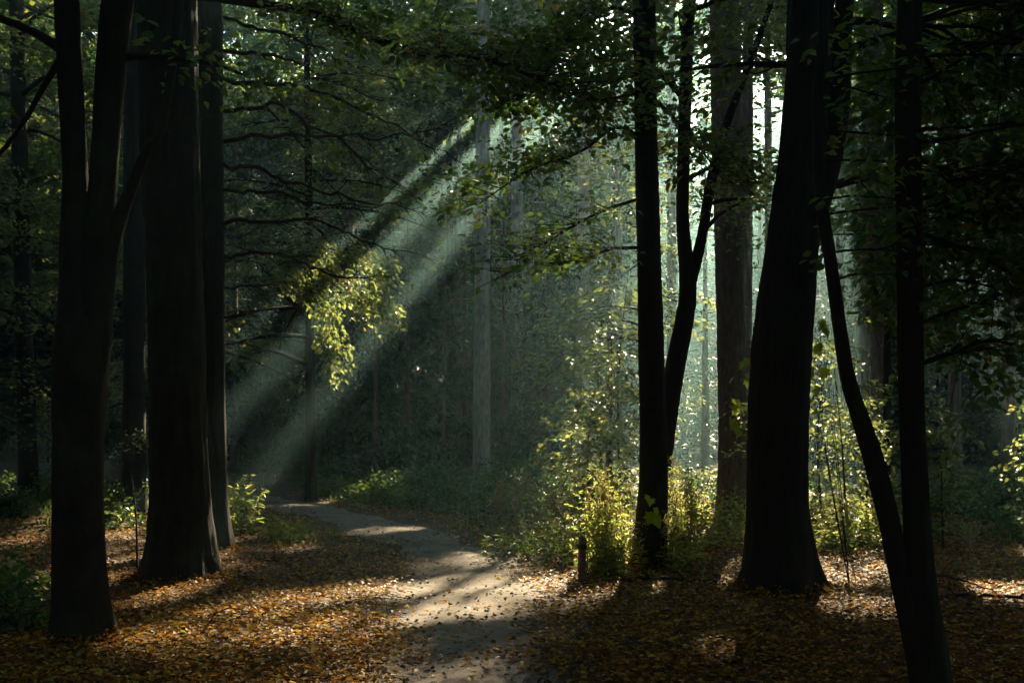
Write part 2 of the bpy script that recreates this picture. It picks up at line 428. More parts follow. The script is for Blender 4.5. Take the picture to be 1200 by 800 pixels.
def crown_limbs(bmb, lmb, q, z0, n, reach, leaf, per, fine=False, masked=True, el=(.1, .7), droop=.25, azs=None, nsub=3, W=.42, L=.8, aspect=.62, nl=14, r0=None, twigs=True, tilt=.45):
    """limbs off the stem q above z0, side branches and leaf sprays along them"""
    zs = q[:, 2]; ok = np.where(zs > z0)[0]
    if len(ok) == 0: return
    C = []; D = []
    for a in range(n):
        t = (a + rng.random()) / n
        i = ok[int(t * (len(ok) - 1))]
        az = rng.uniform(0, 2 * math.pi) if azs is None else rng.uniform(*azs)
        ln = reach * (0.65 + .5 * rng.random()) * (1 - .45 * t)
        lp = limb(q[i, :3], az, rng.uniform(*el), ln, droop)
        if masked is True:
            for _ in range(4):
                if openness(lp).mean() < .30: break
                lp = limb(q[i, :3], rng.uniform(0, 6.28) if azs is None else rng.uniform(*azs), rng.uniform(*el), ln, droop)
            else: continue
        rr = min(q[i, 3] * .5, .022 + .016 * ln) if r0 is None else r0
        m_ = 10 if twigs else 6; tube(bmb, spline(lp, m_), np.linspace(rr, .008, m_), 5 if twigs else 4)
        for tt in np.linspace(.3, 1, per):
            k = tt * (len(lp) - 1); k0 = min(int(k), len(lp) - 2); c = lp[k0] + (lp[k0 + 1] - lp[k0]) * (k - k0)
            d = unit(lp[k0 + 1] - lp[k0])
            for sgn in range(nsub):
                az2 = rng.uniform(-1.4, 1.4); ca, sa = math.cos(az2), math.sin(az2)
                d2 = np.array([d[0] * ca - d[1] * sa, d[0] * sa + d[1] * ca, d[2] * .5 + rng.normal(0, .18)])
                sl = ln * .32 * rng.uniform(.5, 1.2) * (1.15 - .5 * tt)
                e = c + unit(d2) * sl
                if sl > .35 and twigs and (masked is not True or openness(e[None])[0] < .4):
                    mid = (c + e) / 2 + rng.normal(0, .06, 3)
                    tube(bmb, spline(np.array([c, mid, e]), 5), np.linspace(.011, .004, 5), 3)
                C += [c + unit(d2) * sl * u for u in (.45, .95)]; D += [d2 + rng.normal(0, .25, 3) * [1, 1, .5] for _ in (0, 1)]
    if C and per:
        spray(lmb, np.array(C), np.array(D), L, W, nl, leaf, aspect, fine, masked, tilt=tilt)

def finish_tree(name, base, label, cat, tmb, bmb, lmb, bark, leafm, group=None):
    t = thing(name, base, label, cat, group)
    if bmb is not None and bmb.n: tmb.join(bmb)
    tmb.build('trunk', M[bark], t, True)
    if lmb is not None and lmb.n: lmb.build('crown', M[leafm], t)
    return t

def foot(st): return (st[0, 0], st[0, 1], float(terrain(st[0, 0], st[0, 1])))

# forked beech by the path edge on the west side
Yd = 8.06
a = stem_px([(96, 758, 62), (92, 640, 56), (92, 520, 58), (95, 420, 64), (92, 350, 46), (88, 280, 34), (88, 200, 28), (78, 0, 28)], Yd)
a = np.vstack([a, rise([(78, 0, 28)], Yd, [(-.2, .2, 3, .85), (-.3, .4, 7, .5), (-.1, .3, 11, .15)])])
b = stem_px([(100, 480, 40), (108, 400, 44), (112, 330, 40), (122, 200, 32), (138, 0, 36)], Yd)
b = np.vstack([b, rise([(138, 0, 36)], Yd, [(.3, .2, 3, .85), (.8, .5, 7, .5), (1.0, .3, 10, .15)])])
c = stem_px([(118, 360, 28), (130, 290, 20), (148, 235, 15), (170, 180, 12), (200, 90, 11)], Yd, [(-2.2, 8.2, 7.5, .03), (-1.8, 8.4, 9, .01)])
tm, bm, lm = MB(), MB(), MB()
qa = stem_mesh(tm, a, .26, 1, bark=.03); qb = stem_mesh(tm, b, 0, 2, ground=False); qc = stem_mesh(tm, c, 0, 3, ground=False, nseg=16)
d = stem_px([(76, 60, 13), (40, 38, 10), (0, 22, 9), (-60, 0, 8)], Yd); stem_mesh(tm, d, 0, 4, 12, ground=False)
d = stem_px([(76, 62, 10), (52, 100, 7), (30, 140, 6), (0, 180, 5), (-40, 215, 4)], Yd + .1); stem_mesh(tm, d, 0, 5, 10, ground=False)
for q, n in ((qa, 16), (qb, 14)):
    crown_limbs(bm, lm, q, 5.2, n, 3.0, .24, 3, twigs=False)
crown_limbs(bm, lm, qb, 3.6, 5, 1.6, .075, 3, True, azs=(-1.2, 1.2))
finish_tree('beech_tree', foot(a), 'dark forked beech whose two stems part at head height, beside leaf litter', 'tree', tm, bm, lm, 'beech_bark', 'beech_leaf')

# massive beech
Yd = 11.7
rows = [(209, 677, 72), (211, 600, 66), (209, 500, 63), (206, 380, 62), (200, 200, 66), (195, 0, 68)]
a = np.vstack([stem_px(rows, Yd), rise(rows, Yd, [(-.1, 0, 3, .9), (.2, .2, 7, .6), (0, .3, 12, .2)])])
tm, bm, lm = MB(), MB(), MB()
qa = stem_mesh(tm, a, .36, 11, 52, .09, bark=.026, flare_h=.3)
crown_limbs(bm, lm, qa, 7.0, 20, 4.6, .26, 3, twigs=False)
# its long limb that reaches across the path
lb = np.array([P(228, -6, 11.5), P(300, 4, 11.2), P(370, 17, 10.9), P(440, 46, 10.6), P(500, 64, 10.4), P(560, 68, 10.2), P(620, 88, 10.0), P(690, 118, 9.9)])
tube(bm, spline(lb, 30), np.linspace(.055, .010, 30), 8)
C = []; D = []
lq = spline(lb, 60)
for i in range(16, 60):
    for _ in range(2):
        az = rng.uniform(-1.5, 1.5); d = unit(lq[min(i + 1, 59)] - lq[i - 1]); ca, sa = math.cos(az), math.sin(az)
        d2 = np.array([d[0] * ca - d[1] * sa, d[0] * sa + d[1] * ca, rng.normal(-.02, .28)])
        l2 = rng.uniform(.25, .95) * (.5 + .5 * smooth(20, 40, np.array(float(i))))
        e = lq[i] + unit(d2) * l2
        tube(bm, spline(np.array([lq[i], (lq[i] + e) / 2 + rng.normal(0, .03, 3), e]), 5), np.linspace(.008, .003, 5), 3)
        for u in (.35, .7, 1.0):
            C.append(lq[i] + unit(d2) * l2 * u); D.append(d2 + rng.normal(0, .3, 3))
spray(lm, np.array(C), np.array(D), .34, .16, 11, .075, .6, True, False, droop=.2, tilt=.5)
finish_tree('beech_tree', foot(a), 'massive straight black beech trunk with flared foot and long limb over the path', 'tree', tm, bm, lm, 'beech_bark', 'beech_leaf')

# conifer close behind it, with a fan of dead branches
Yd = 14.6
rows = [(252, 643, 34), (250, 560, 31), (248, 400, 30), (247, 200, 30), (246, 0, 29)]
a = np.vstack([stem_px(rows, Yd), rise(rows, Yd, [(0, 0, 3, .9), (.1, .2, 7, .6), (0, .2, 11, .15)])])
tm, bm, lm = MB(), MB(), MB()
qa = stem_mesh(tm, a, .45, 21, 24)
crown_limbs(bm, lm, qa, 8.5, 30, 2.6, .24, 4, aspect=.2, el=(-.2, .2))
t = thing('larch_tree', foot(a), 'slender conifer trunk close behind the massive beech, bare dead branches fanning over the path', 'tree')
tm.join(bm); tm.build('trunk', M['oak_bark'], t, True); lm.build('crown', M['needle'], t)
fans = [((262, 92), (330, 100), (420, 128), (500, 165), (545, 185)), ((262, 166), (340, 160), (400, 166), (470, 168), (520, 166)),
        ((262, 192), (330, 202), (400, 215), (470, 228), (512, 235)), ((262, 222), (310, 226), (370, 234), (420, 238), (455, 236)),
        ((262, 262), (330, 264), (380, 268), (430, 290), (520, 317)), ((262, 300), (300, 296), (345, 300), (400, 320), (470, 334)),
        ((262, 336), (290, 333), (330, 330)), ((262, 130), (320, 118), (380, 150), (440, 200), (495, 240)), ((262, 372), (300, 369)),
        ((262, 60), (340, 72), (400, 110), (450, 140)), ((262, 20), (330, 40), (390, 70), (430, 90))]
for kf, f in enumerate(fans):
    db = MB(); yy = Yd - .1 + rng.uniform(-.5, .3)
    pts = np.array([P(x, y, Yd + (yy - Yd) * (x - 262) / 200 - (.8 + .5 * math.sin(kf)) * (x - 262) / 260) for x, y in f])
    q = spline(pts, 26); L_ = np.linalg.norm(q[-1] - q[0]); q[1:] += np.cumsum(rng.normal(0, .011 * L_, (25, 3)), 0) * [.5, 1, .8]
    tube(db, q, np.linspace(.018 + .004 * L_, .004, 26), 6)
    for _ in range(int(6 + 9 * L_)):
        i = rng.integers(5, 25); d = unit(q[i] - q[i - 1]); sg = rng.choice([-1, 1])
        d2 = unit(d + np.array([0, rng.normal(0, .5), sg * rng.uniform(.15, .6) - .15]))
        l2 = rng.uniform(.2, .8) * (1.1 - i / 30)
        tube(db, spline(np.array([q[i], q[i] + d2 * l2 * .5 + rng.normal(0, .02, 3), q[i] + d2 * l2 - UP * .05 * l2]), 6), np.linspace(.006, .002, 6), 4)
    db.build('dead_branch', M['twig'], t, True)

# straight stem at the path bend on the east side
Yd = 12.4
rows = [(760, 668, 34), (764, 600, 33), (766, 540, 32), (763, 400, 30), (758, 200, 27), (755, 0, 26)]
a = np.vstack([stem_px(rows, Yd), rise(rows, Yd, [(-.05, 0, 3, .9), (.1, .2, 7, .6), (0, .3, 11, .15)])])
tm, bm, lm = MB(), MB(), MB()
qa = stem_mesh(tm, a, .4, 31, 24)
crown_limbs(bm, lm, qa, 6.6, 18, 3.2, .24, 3, twigs=False)
# low leafy branches drooping to the west of the stem
for (x, y), pts in {(752, 108): [(700, 118), (650, 112), (590, 92)], (752, 60): [(700, 70), (655, 95), (600, 120)], (752, 232): [(700, 250), (640, 285), (600, 320)],
                    (752, 160): [(720, 150), (680, 178), (620, 200), (560, 240)], (772, 120): [(800, 150), (825, 180), (850, 215)], (752, 290): [(715, 292), (690, 300), (655, 310)],
                    (752, 20): [(715, 10), (680, 40), (640, 60)]}.items():
    lp = np.array([P(x, y, Yd)] + [P(u, w, Yd - .35 * (k + 1)) for k, (u, w) in enumerate(pts)])
    q = spline(lp, 24); tube(bm, q, np.linspace(.022, .005, 24), 6)
    C = []; D = []
    for i in range(6, 24):
        for _ in range(3):
            d = unit(q[i] - q[i - 1]); az = rng.uniform(-1.4, 1.4); ca, sa = math.cos(az), math.sin(az)
            d2 = np.array([d[0] * ca - d[1] * sa, d[0] * sa + d[1] * ca, rng.normal(-.05, .25)]); l2 = rng.uniform(.15, .6); e = q[i] + unit(d2) * l2
            tube(bm, np.array([q[i], (q[i] + e) / 2, e]), np.array([.005, .004, .002]), 3)
            C += [q[i] + unit(d2) * l2 * .4, e]; D += [d2, d2 + rng.normal(0, .3, 3)]
    dens = 3 if y > 200 else 8
    spray(lm, np.array(C), np.array(D), .32, .15, dens, .075, .62, True, False, droop=.2, tilt=.5)
finish_tree('beech_tree', foot(a), 'straight narrow dark trunk rising from sunlit weeds beside the low post', 'tree', tm, bm, lm, 'beech_bark', 'beech_leaf')

# leaning forked stem just behind it
Yd = 14.2
rows = [(766, 655, 26), (772, 560, 24), (786, 460, 24), (801, 380, 22), (806, 335, 20), (800, 250, 15), (803, 120, 15), (808, 0, 15)]
a = np.vstack([stem_px(rows, Yd), rise(rows, Yd, [(.2, 0, 3, .8), (.3, .2, 6, .3)])])
b = stem_px([(803, 350, 15), (812, 320, 14), (824, 270, 12), (833, 215, 12), (850, 150, 10), (880, 70, 8), (905, 0, 6)], Yd)
tm, bm, lm = MB(), MB(), MB()
qa = stem_mesh(tm, a, .3, 41, 18); qb = stem_mesh(tm, b, 0, 42, 14, ground=False)
crown_limbs(bm, lm, qa, 5.2, 12, 2.0, .10, 3, True); crown_limbs(bm, lm, qb, 4.0, 8, 1.3, .085, 3, True)
crown_limbs(bm, lm, qa, 3.6, 5, 1.0, .085, 2, True)
finish_tree('oak_tree', foot(a), 'thin leaning stem forking into a slim Y behind the straight dark trunk', 'tree', tm, bm, lm, 'oak_bark', 'oak_leaf')

# pine standing in the bright haze
Yd = 19.0
rows = [(860, 612, 36), (859, 520, 34), (857, 400, 33), (853, 200, 35), (850, 0, 36)]
a = np.vstack([stem_px(rows, Yd), rise(rows, Yd, [(0, 0, 4, .8), (.1, .2, 8, .5), (0, .2, 11, .15)])])
tm, bm, lm = MB(), MB(), MB()
qa = stem_mesh(tm, a, .25, 51, 24, bark=.03)
crown_limbs(bm, lm, qa, 11, 16, 3.0, .22, 3, aspect=.25)
for z, az in ((3.1, -.2), (4.3, .1), (4.9, 3.3), (2.5, .3)):
    p0 = qa[np.argmin(abs(qa[:, 2] - z)), :3]; tube(bm, limb(p0, az, .05, .55 + .3 * rng.random(), .05), np.linspace(.018, .005, 7), 5)
finish_tree('pine_tree', foot(a), 'straight brown pine trunk with short dead stubs standing in the bright haze', 'tree', tm, bm, lm, 'pine_bark', 'needle')

# heavy leaning trunk on the east side
Yd = 10.7
rows = [(916, 694, 74), (912, 640, 69), (911, 560, 67), (914, 450, 68), (919, 370, 66), (928, 290, 61), (940, 190, 56), (948, 90, 52), (950, 0, 52)]
a = np.vstack([stem_px(rows, Yd), rise(rows, Yd, [(.1, 0, 3, .9), (.4, .2, 7, .6), (.3, .3, 11, .2)])])
b = stem_px([(955, 250, 30), (975, 180, 26), (985, 100, 24), (990, 0, 22)], Yd); b = np.vstack([b, rise([(990, 0, 22)], Yd, [(.4, .2, 3, .7), (.8, .4, 6, .3)])])
tm, bm, lm = MB(), MB(), MB()
qa = stem_mesh(tm, a, .42, 61, 52, .09, flare_h=.3, bark=.026); qb = stem_mesh(tm, b, 0, 62, 20, ground=False)
crown_limbs(bm, lm, qa, 6.0, 18, 3.8, .24, 3, twigs=False); crown_limbs(bm, lm, qb, 5.0, 10, 2.5, .11, 3, True)
crown_limbs(bm, lm, qa, 4.2, 6, 1.5, .08, 3, True, azs=(2.2, 3.9), masked=False)
crown_limbs(bm, lm, qb, 3.6, 9, 1.9, .08, 3, True, azs=(-1.2, 1.0), masked=False)
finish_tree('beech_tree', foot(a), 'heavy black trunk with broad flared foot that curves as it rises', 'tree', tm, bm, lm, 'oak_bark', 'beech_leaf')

# two stemmed tree with the S bend
Yd = 6.5
a = stem_px([(1098, 830, 40), (1090, 760, 36), (1080, 690, 34), (1074, 600, 31), (1068, 450, 29), (1066, 300, 29), (1064, 100, 29), (1066, 0, 28)], Yd)
a = np.vstack([a, rise([(1066, 0, 28)], Yd, [(.1, .1, 2.5, .8), (.2, .2, 5, .5), (.1, .2, 8, .15)])])
b = stem_px([(1092, 825, 30), (1074, 760, 26), (1056, 680, 24), (1042, 610, 24), (1026, 545, 24), (1010, 495, 21), (994, 445, 18), (984, 385, 16), (972, 300, 15), (962, 230, 14), (958, 120, 13), (964, 0, 12)], Yd)
b = np.vstack([b, rise([(964, 0, 12)], Yd, [(-.1, .1, 2, .7), (0, .2, 4, .2)])])
tm, bm, lm = MB(), MB(), MB()
qa = stem_mesh(tm, a, .25, 71, 26, .08, .03); qb = stem_mesh(tm, b, .2, 72, 20, .08, .03)
for k in range(42):
    z = 1.9 + 2.6 * rng.random() ** .8
    i = np.argmin(abs(qa[:, 2] - z)); az = rng.uniform(-.5, 1.3)
    lp = limb(qa[i, :3], az, rng.uniform(-.15, .5), rng.uniform(.7, 2.2), .2, 7, .09); q = spline(lp, 16)
    tube(bm, q, np.linspace(.014, .003, 16), 5)
    C = []; D = []
    for ii in range(4, 16):
        for _ in range(2):
            d = unit(q[ii] - q[ii - 1]); d2 = unit(d + rng.normal(0, .7, 3) * [1, 1, .5]); l2 = rng.uniform(.1, .4); e = q[ii] + d2 * l2
            tube(bm, np.array([q[ii], e]), np.array([.004, .002]), 3); C.append(e); D.append(d2)
    spray(lm, np.array(C), np.array(D), .27, .14, 11, .07, .62, True, False, droop=.25, tilt=.6)
for k in range(9):
    i = np.argmin(abs(qb[:, 2] - (2.2 + 1.8 * rng.random()))); lp = limb(qb[i, :3], rng.uniform(-.6, .9), rng.uniform(-.1, .4), rng.uniform(.3, .9), .2)
    q = spline(lp, 10); tube(bm, q, np.linspace(.008, .003, 10), 4)
    spray(lm, q[3:], np.gradient(q, axis=0)[3:] + rng.normal(0, .05, (7, 3)), .25, .12, 8, .065, .62, True, False)
crown_limbs(bm, lm, qa, 4.6, 12, 2.2, .12, 3)
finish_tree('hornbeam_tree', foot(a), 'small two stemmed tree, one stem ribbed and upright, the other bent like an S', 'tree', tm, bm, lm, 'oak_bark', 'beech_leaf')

# ------------------------------------------------------------------ trees of the middle distance
GREY = 'pines standing in the misty middle distance'
def mid_trunk(px, Y, w, lean=0.0, z_crown=9, h=19, bark='pine_bark', name='pine_tree', label='', leafm='beech_leaf', nl=28, reach=4.2, leaf=.19, asp=.66, foliage_azs=None, group=None):
    x = (px - 600) / FOC * Y; r = w * .5 / FOC * Y; z = float(terrain(x, Y))
    a = np.array([(x, Y, z, r * 1.08), (x + lean * .3, Y, 3, r), (x + lean * .7, Y, 8, r * .9), (x + lean, Y, 13, r * .7), (x + lean, Y + .1, h + 2.5, r * .15)])
    tm, bm, lm = MB(), MB(), MB()
    q = stem_mesh(tm, a, .25, int(px), 16, .25, .03)
    crown_limbs(bm, lm, q, z_crown, nl, reach, leaf, 3, aspect=asp, twigs=Y < 36, tilt=.8, L=1.0, W=.5, nl=18)
    for _ in range(5):
        i = np.argmin(abs(q[:, 2] - rng.uniform(3, z_crown))); tube(bm, limb(q[i, :3], rng.uniform(0, 6.28), .1, rng.uniform(.5, 1.6), .1), np.linspace(.018, .004, 7), 4)
    return finish_tree(name, (x, Y, z), label, 'tree', tm, bm, lm, bark, leafm, group)
mid_trunk(564, 28, 19, .05, 12, 20, 'grey_bark', reach=3.0, nl=20, label='pale grey trunk crossed by the slanting sunbeam beyond the path')
mid_trunk(606, 34, 15, 0, 13, 21, 'grey_bark', reach=3.2, nl=22, label='thinner greyish trunk just beyond the pale sunbeam trunk')
mid_trunk(681, 30, 16, .1, 11, 20, 'grey_bark', reach=3.0, nl=20, label='grey trunk half hidden behind the sunlit young spruce')
mid_trunk(787, 33, 12, 0, 13, 20, 'grey_bark', label='slim grey trunk seen just past the slim Y shaped stem')
mid_trunk(872, 25, 15, .1, 12, 20, label='narrow brown trunk hiding behind the bright haze pine')
mid_trunk(1023, 20, 27, 0, 10, 19, label='reddish brown pine trunk behind the S bent stem')
mid_trunk(157, 21, 25, 0, 9, 18, 'beech_bark', 'beech_tree', 'dim trunk in deep shade between forked beech and massive beech', 'beech_leaf', 22, 3.5, .16, .62)
mid_trunk(34, 25, 20, -.3, 8, 17, 'beech_bark', 'beech_tree', 'shaded trunk in the undergrowth on the outer side of the forked beech', 'beech_leaf', 22, 3.4, .16, .62)
for px, Y, w in ((531, 40, 8), (587, 43, 8), (640, 47, 9), (470, 46, 10), (725, 42, 9), (905, 38, 11), (985, 33, 10), (1120, 30, 14), (1180, 27, 14), (100, 33, 12), (430, 55, 11), (300, 50, 10)):
    mid_trunk(px, Y, w, rng.normal(0, .15), 10, 18, label='distant slim pine trunk fading into the mist', group=GREY)

# leafy oak whose foliage overhangs the far bend
def leafy(x, y, h, r, z0, reach, n, leaf, per, label, name='oak_tree', bark='oak_bark', leafm='oak_leaf', group=None, fine=False, extra=None, nl=14, el=(0, .6), nsub=3, masked=True, twigs=True, tilt=.45, L=.8, W=.42, asp=.62):
    z = float(terrain(x, y)); ln = rng.normal(0, .25, 2)
    a = np.array([(x, y, z, r), (x + ln[0] * .3, y + ln[1] * .3, h * .3, r * .85), (x + ln[0], y + ln[1], h * .65, r * .55), (x + ln[0] * 1.4, y + ln[1], h, r * .1)])
    tm, bm, lm = MB(), MB(), MB()
    q = stem_mesh(tm, a, .3, int(abs(x * 10 + y)), 14 if twigs else 8, .3 if twigs else .8, .03)
    crown_limbs(bm, lm, q, z0, n, reach, leaf, per, fine, masked, el=el, nl=nl, nsub=nsub, twigs=twigs, tilt=tilt, L=L, W=W, aspect=asp)
    if extra: extra(bm, lm, q)
    return finish_tree(name, (x, y, z), label, 'tree', tm, bm, lm, bark, leafm, group)

def lit_branch(bm, lm, q):
    for pts in ([(300, 300), (360, 310), (400, 330), (440, 350)], [(330, 320), (365, 345), (385, 385), (396, 415)], [(300, 290), (370, 290), (420, 300), (440, 312)], [(320, 330), (360, 340), (420, 345), (450, 360)]):
        lp = np.array([q[np.argmin(abs(q[:, 2] - 3.8)), :3]] + [P(x, y, 22.2 + .2 * k) for k, (x, y) in enumerate(pts)]); s_ = spline(lp, 20); tube(bm, s_, np.linspace(.03, .006, 20), 5)
        idx = rng.integers(9, 20, 70); c = s_[idx] + rng.normal(0, .16, (70, 3)); d = np.gradient(s_, axis=0)[idx] * 8 + rng.normal(0, .5, (70, 3))
        spray(lm, c, d, .4, .2, 11, .10, .62, True, False, droop=.5)
    c = P(400, 150, 24) + rng.normal(0, 1, (330, 3)) * [.75, .8, 1.25]; d = rng.normal(0, 1, (330, 3)) * [1, 1, .3]
    spray(lm, c, d, .5, .25, 10, .11, .62, True, True)
leafy(-4.35, 24, 15, .11, 2.6, 3.4, 34, .12, 4, 'leafy oak overhanging the far bend, one hanging branch glowing in the sunbeam', extra=lit_branch, nl=13, el=(-.1, .5))
leafy(2.6, 22, 8, .07, 2.8, 1.9, 18, .11, 3, 'slender oak with glowing yellow green leaves above the young spruce', nl=9, el=(-.1, .5), masked=.75, nsub=2)
leafy(5.9, 17.5, 9, .07, 2.6, 1.7, 16, .10, 3, 'small leafy tree behind the heavy flared trunk', 'beech_tree', 'beech_bark', 'beech_leaf', nl=9)
leafy(8.6, 15.5, 10, .10, 1.8, 2.6, 26, .10, 4, 'leafy tree with low boughs behind the ribbed upright stem', 'beech_tree', 'beech_bark', 'beech_leaf', nl=12, el=(-.2, .5))
leafy(-11.5, 22, 12, .12, 1.8, 3.0, 30, .12, 4, 'low boughed leafy tree in shade beyond the forked beech', 'oak_tree', nl=12, el=(-.2, .5))
leafy(-8.2, 27, 13, .12, 2.0, 2.8, 28, .12, 4, 'leafy tree glimpsed between forked beech and massive beech', 'oak_tree', nl=12, el=(-.2, .5))

# ------------------------------------------------------------------ spruces
def spruce(x, y, h, rb, label, group=None, z0=.5, masked=True, dens=1.0, leaf=.2, droop=.35, gapz=.42, nb=6, ns=9, asp=.16):
    z = float(terrain(x, y)); a = np.array([(x, y, z, .02 + .011 * h), (x, y, z + h * .5, .012 + .006 * h), (x, y, z + h, .01)])
    tm, bm, lm = MB(), MB(), MB(); q = stem_mesh(tm, a, .2, int(abs(x * 7 + y * 3)), 10, .3, .02)
    C = []; D = []
    zz = z + z0
    while zz < z + h - .2:
        t = (zz - z) / h; ln = rb * (1 - t) ** .8 * rng.uniform(.8, 1.15) + .12
        for kk in range(nb):
            az = rng.uniform(0, 6.28); lp = limb(np.array([x, y, zz + rng.normal(0, .1)]), az, rng.uniform(-.15, .2), ln * rng.uniform(.75, 1.1), droop, 6, .03)
            if masked is True and openness(lp[2:]).mean() > .3: continue
            tube(bm, lp, np.linspace(.008 + .004 * ln, .003, 6), 3)
            m = max(2, int(ln * 5 * dens)); tt = rng.uniform(.15, 1, m) * 4.99; i0 = tt.astype(int)
            c = lp[i0] + (lp[i0 + 1] - lp[i0]) * (tt - i0)[:, None]
            d = unit(lp[i0 + 1] - lp[i0]); sg = rng.choice([-1, 1], m)[:, None]
            sd = np.cross(d, UP) * sg
            C.append(c); D.append(unit(d * .7 + sd * .7 + rng.normal(0, .12, (m, 3)) - UP * .25))
        zz += gapz * rng.uniform(.7, 1.3) * (1.1 - .5 * t)
    C = np.concatenate(C); D = np.concatenate(D)
    spray(lm, C, D, .38, .09, ns, leaf, asp, False, masked, droop=.35, tilt=.35)
    return finish_tree('spruce_tree', (x, y, z), label, 'tree', tm, bm, lm, 'pine_bark', 'needle', group)
spruce(2.05, 23.5, 5.6, 1.5, 'young spruce with backlit drooping boughs behind the sunlit weeds', masked=.85, dens=1.5)
spruce(5.4, 31, 9.5, 2.4, 'spruce with brilliantly backlit boughs in the haze behind the leaning stem', masked=.85, dens=1.3)
spruce(8.8, 33, 9, 2.4, 'spruce with pale backlit boughs beside the heavy flared trunk', masked=.85, dens=1.2)
spruce(-4.8, 33, 13, 3.0, 'dark spruce behind the thick undergrowth past the path bend', dens=1.5)
SPG = 'dark spruces crowding the background'
HG = 'half grown spruces at the back of the bramble thicket'
for px, y, h, rb in ((478, 30.5, 7.5, 2.1), (520, 30, 5.5, 1.8), (590, 31, 7.5, 2.2), (640, 29, 6, 1.8), (440, 28, 5, 1.7), (545, 33, 8.5, 2.3), (400, 31, 6, 1.9), (660, 33, 8, 2.2), (620, 36, 10, 2.5)):
    spruce((px - 600) / FOC * y, y, h, rb, 'half grown dark spruce at the back of the bramble thicket', HG, z0=.4, dens=1.25, leaf=.24, ns=8, asp=.26, nb=4, gapz=.62)
SPL = 'dark spruce in the shaded forest background'
def in_lane(x, y, h, r, z0=0.0):
    """share of a crown at (x, y) that would stand in the open lanes of light"""
    z = np.linspace(z0, h, 300); a = np.arange(300) * 2.4; q = r * np.sqrt((np.arange(300) * .618) % 1) * (1.1 - .7 * z / h)
    return (openness(np.stack([x + q * np.cos(a), y + q * np.sin(a), z], 1)) > .3).mean()
def copy_thing(src, x, y, rot, sc_=1.0):
    o = src.copy(); COL.objects.link(o); o.location = (x, y, float(terrain(x, y))); o.rotation_euler = (0, 0, rot); o.scale = (sc_, sc_, sc_ * rng.uniform(.92, 1.08))
    for ch in src.children:
        c = ch.copy(); COL.objects.link(c); c.parent = o
    return o
for x, y, h, rb in ((-1.8, 37, 14, 3), (1.0, 40, 14, 3), (-9.5, 38, 13, 3)):
    spruce(x, y, h, rb, SPL, SPG, z0=1.0, dens=1.1, leaf=.26, gapz=.45, ns=8, asp=.18)
spro = [spruce(x, y, h, 3.3, SPL, SPG, z0=.8, dens=1.3, leaf=.26, gapz=.42, ns=9, asp=.18, masked=False) for x, y, h in ((-17.5, 50, 15), (16.5, 52, 16))]
for k, (x, y) in enumerate(((-3.0, 50), (1.5, 54), (-14, 43), (-12, 52), (8, 52), (14, 45), (19, 44), (-20, 42), (-23, 48), (5, 62), (-6, 62), (12, 60), (-17, 62), (21, 54), (-1, 66), (-27, 58), (27, 60), (0.5, 47.5), (-10.5, 47), (10.5, 47), (-6.5, 44), (4.0, 50))):
    if in_lane(x, y, 16, 3.3) < .03: copy_thing(spro[k % 2], x, y, rng.uniform(0, 6.28), rng.uniform(.85, 1.15))
    elif y < 56: spruce(x, y, 15, 3.2, SPL, SPG, z0=.8, dens=.8, leaf=.34, gapz=.55, ns=7, asp=.2, nb=5)

for k, x in enumerate(list(np.arange(-34, 6, 2.9)) + list(np.arange(14, 36, 3.2))):
    copy_thing(spro[k % 2], x + rng.uniform(-.8, .8), 72 + 4 * (k % 3) + rng.uniform(-1, 1), rng.uniform(0, 6.28), rng.uniform(1.1, 1.3))
for k, x in enumerate(np.arange(-24, 2, 2.6)):
    copy_thing(spro[k % 2], x + rng.uniform(-.8, .8), 57 + 3.5 * (k % 3), rng.uniform(0, 6.28), rng.uniform(.7, .82))

# ------------------------------------------------------------------ the rest of the forest
placed = [(-5, 24), (-11.5, 22), (-8.2, 27)]
FG = 'forest trees standing all around'
def clear_spot(x, y, h, tries=7, j=1.6):
    best = None
    for k in range(tries):
        xx, yy = (x, y) if k == 0 else (x + rng.uniform(-j, j), y + rng.uniform(-j, j))
        z = np.linspace(0, h, 60); o = openness(np.stack([np.full(60, xx), np.full(60, yy), z], 1)).sum()
        if best is None or o < best[0]: best = (o, xx, yy)
        if best[0] < 1: break
    return best[1], best[2]
FL = 'tall leafy forest tree with crown high in the canopy'
def far_tree(x, y):
    h = rng.uniform(22, 26); x, y = clear_spot(x, y, h)
    return leafy(x, y, h, rng.uniform(.13, .2), rng.uniform(6.5, 8), 4.6, 24, .305, 3, FL, 'beech_tree', 'oak_bark', 'beech_leaf', FG, nl=18, twigs=False, tilt=.85, L=1.1, W=.65, asp=.72)
fpro = [leafy(x, y, h, .17, z0, 4.8, 28, .36, 3, FL, 'beech_tree', 'oak_bark', lf, FG, nl=16, twigs=False, tilt=.85, L=1.2, W=.75, asp=.72, masked=False) for x, y, h, z0, lf in ((-3, 92, 22, 5.5, 'beech_leaf'), (13, 92, 21, 4.5, 'oak_leaf'), (-12, -14, 20, 3.8, 'beech_leaf'))]
for x in np.arange(-34, 35, 6.4):
    for y in np.arange(24, 119, 6.6):
        xx = x + rng.uniform(-2, 2); yy = y + rng.uniform(-2, 2)
        if abs(xx / yy) < .5 and yy < 38: continue
        if yy > 76 or (abs(xx) > 24 and yy > 34):
            if in_lane(xx, yy, 28, 5, 5) < .06: copy_thing(fpro[rng.integers(0, 2)], xx, yy, rng.uniform(0, 6.28), rng.uniform(1.2, 1.4))
        elif abs(xx - 3) < 22: far_tree(xx, yy)
        elif in_lane(xx, yy, 22, 4.5, 5) < .05: copy_thing(fpro[rng.integers(0, 3)], xx, yy, rng.uniform(0, 6.28), rng.uniform(.9, 1.1))
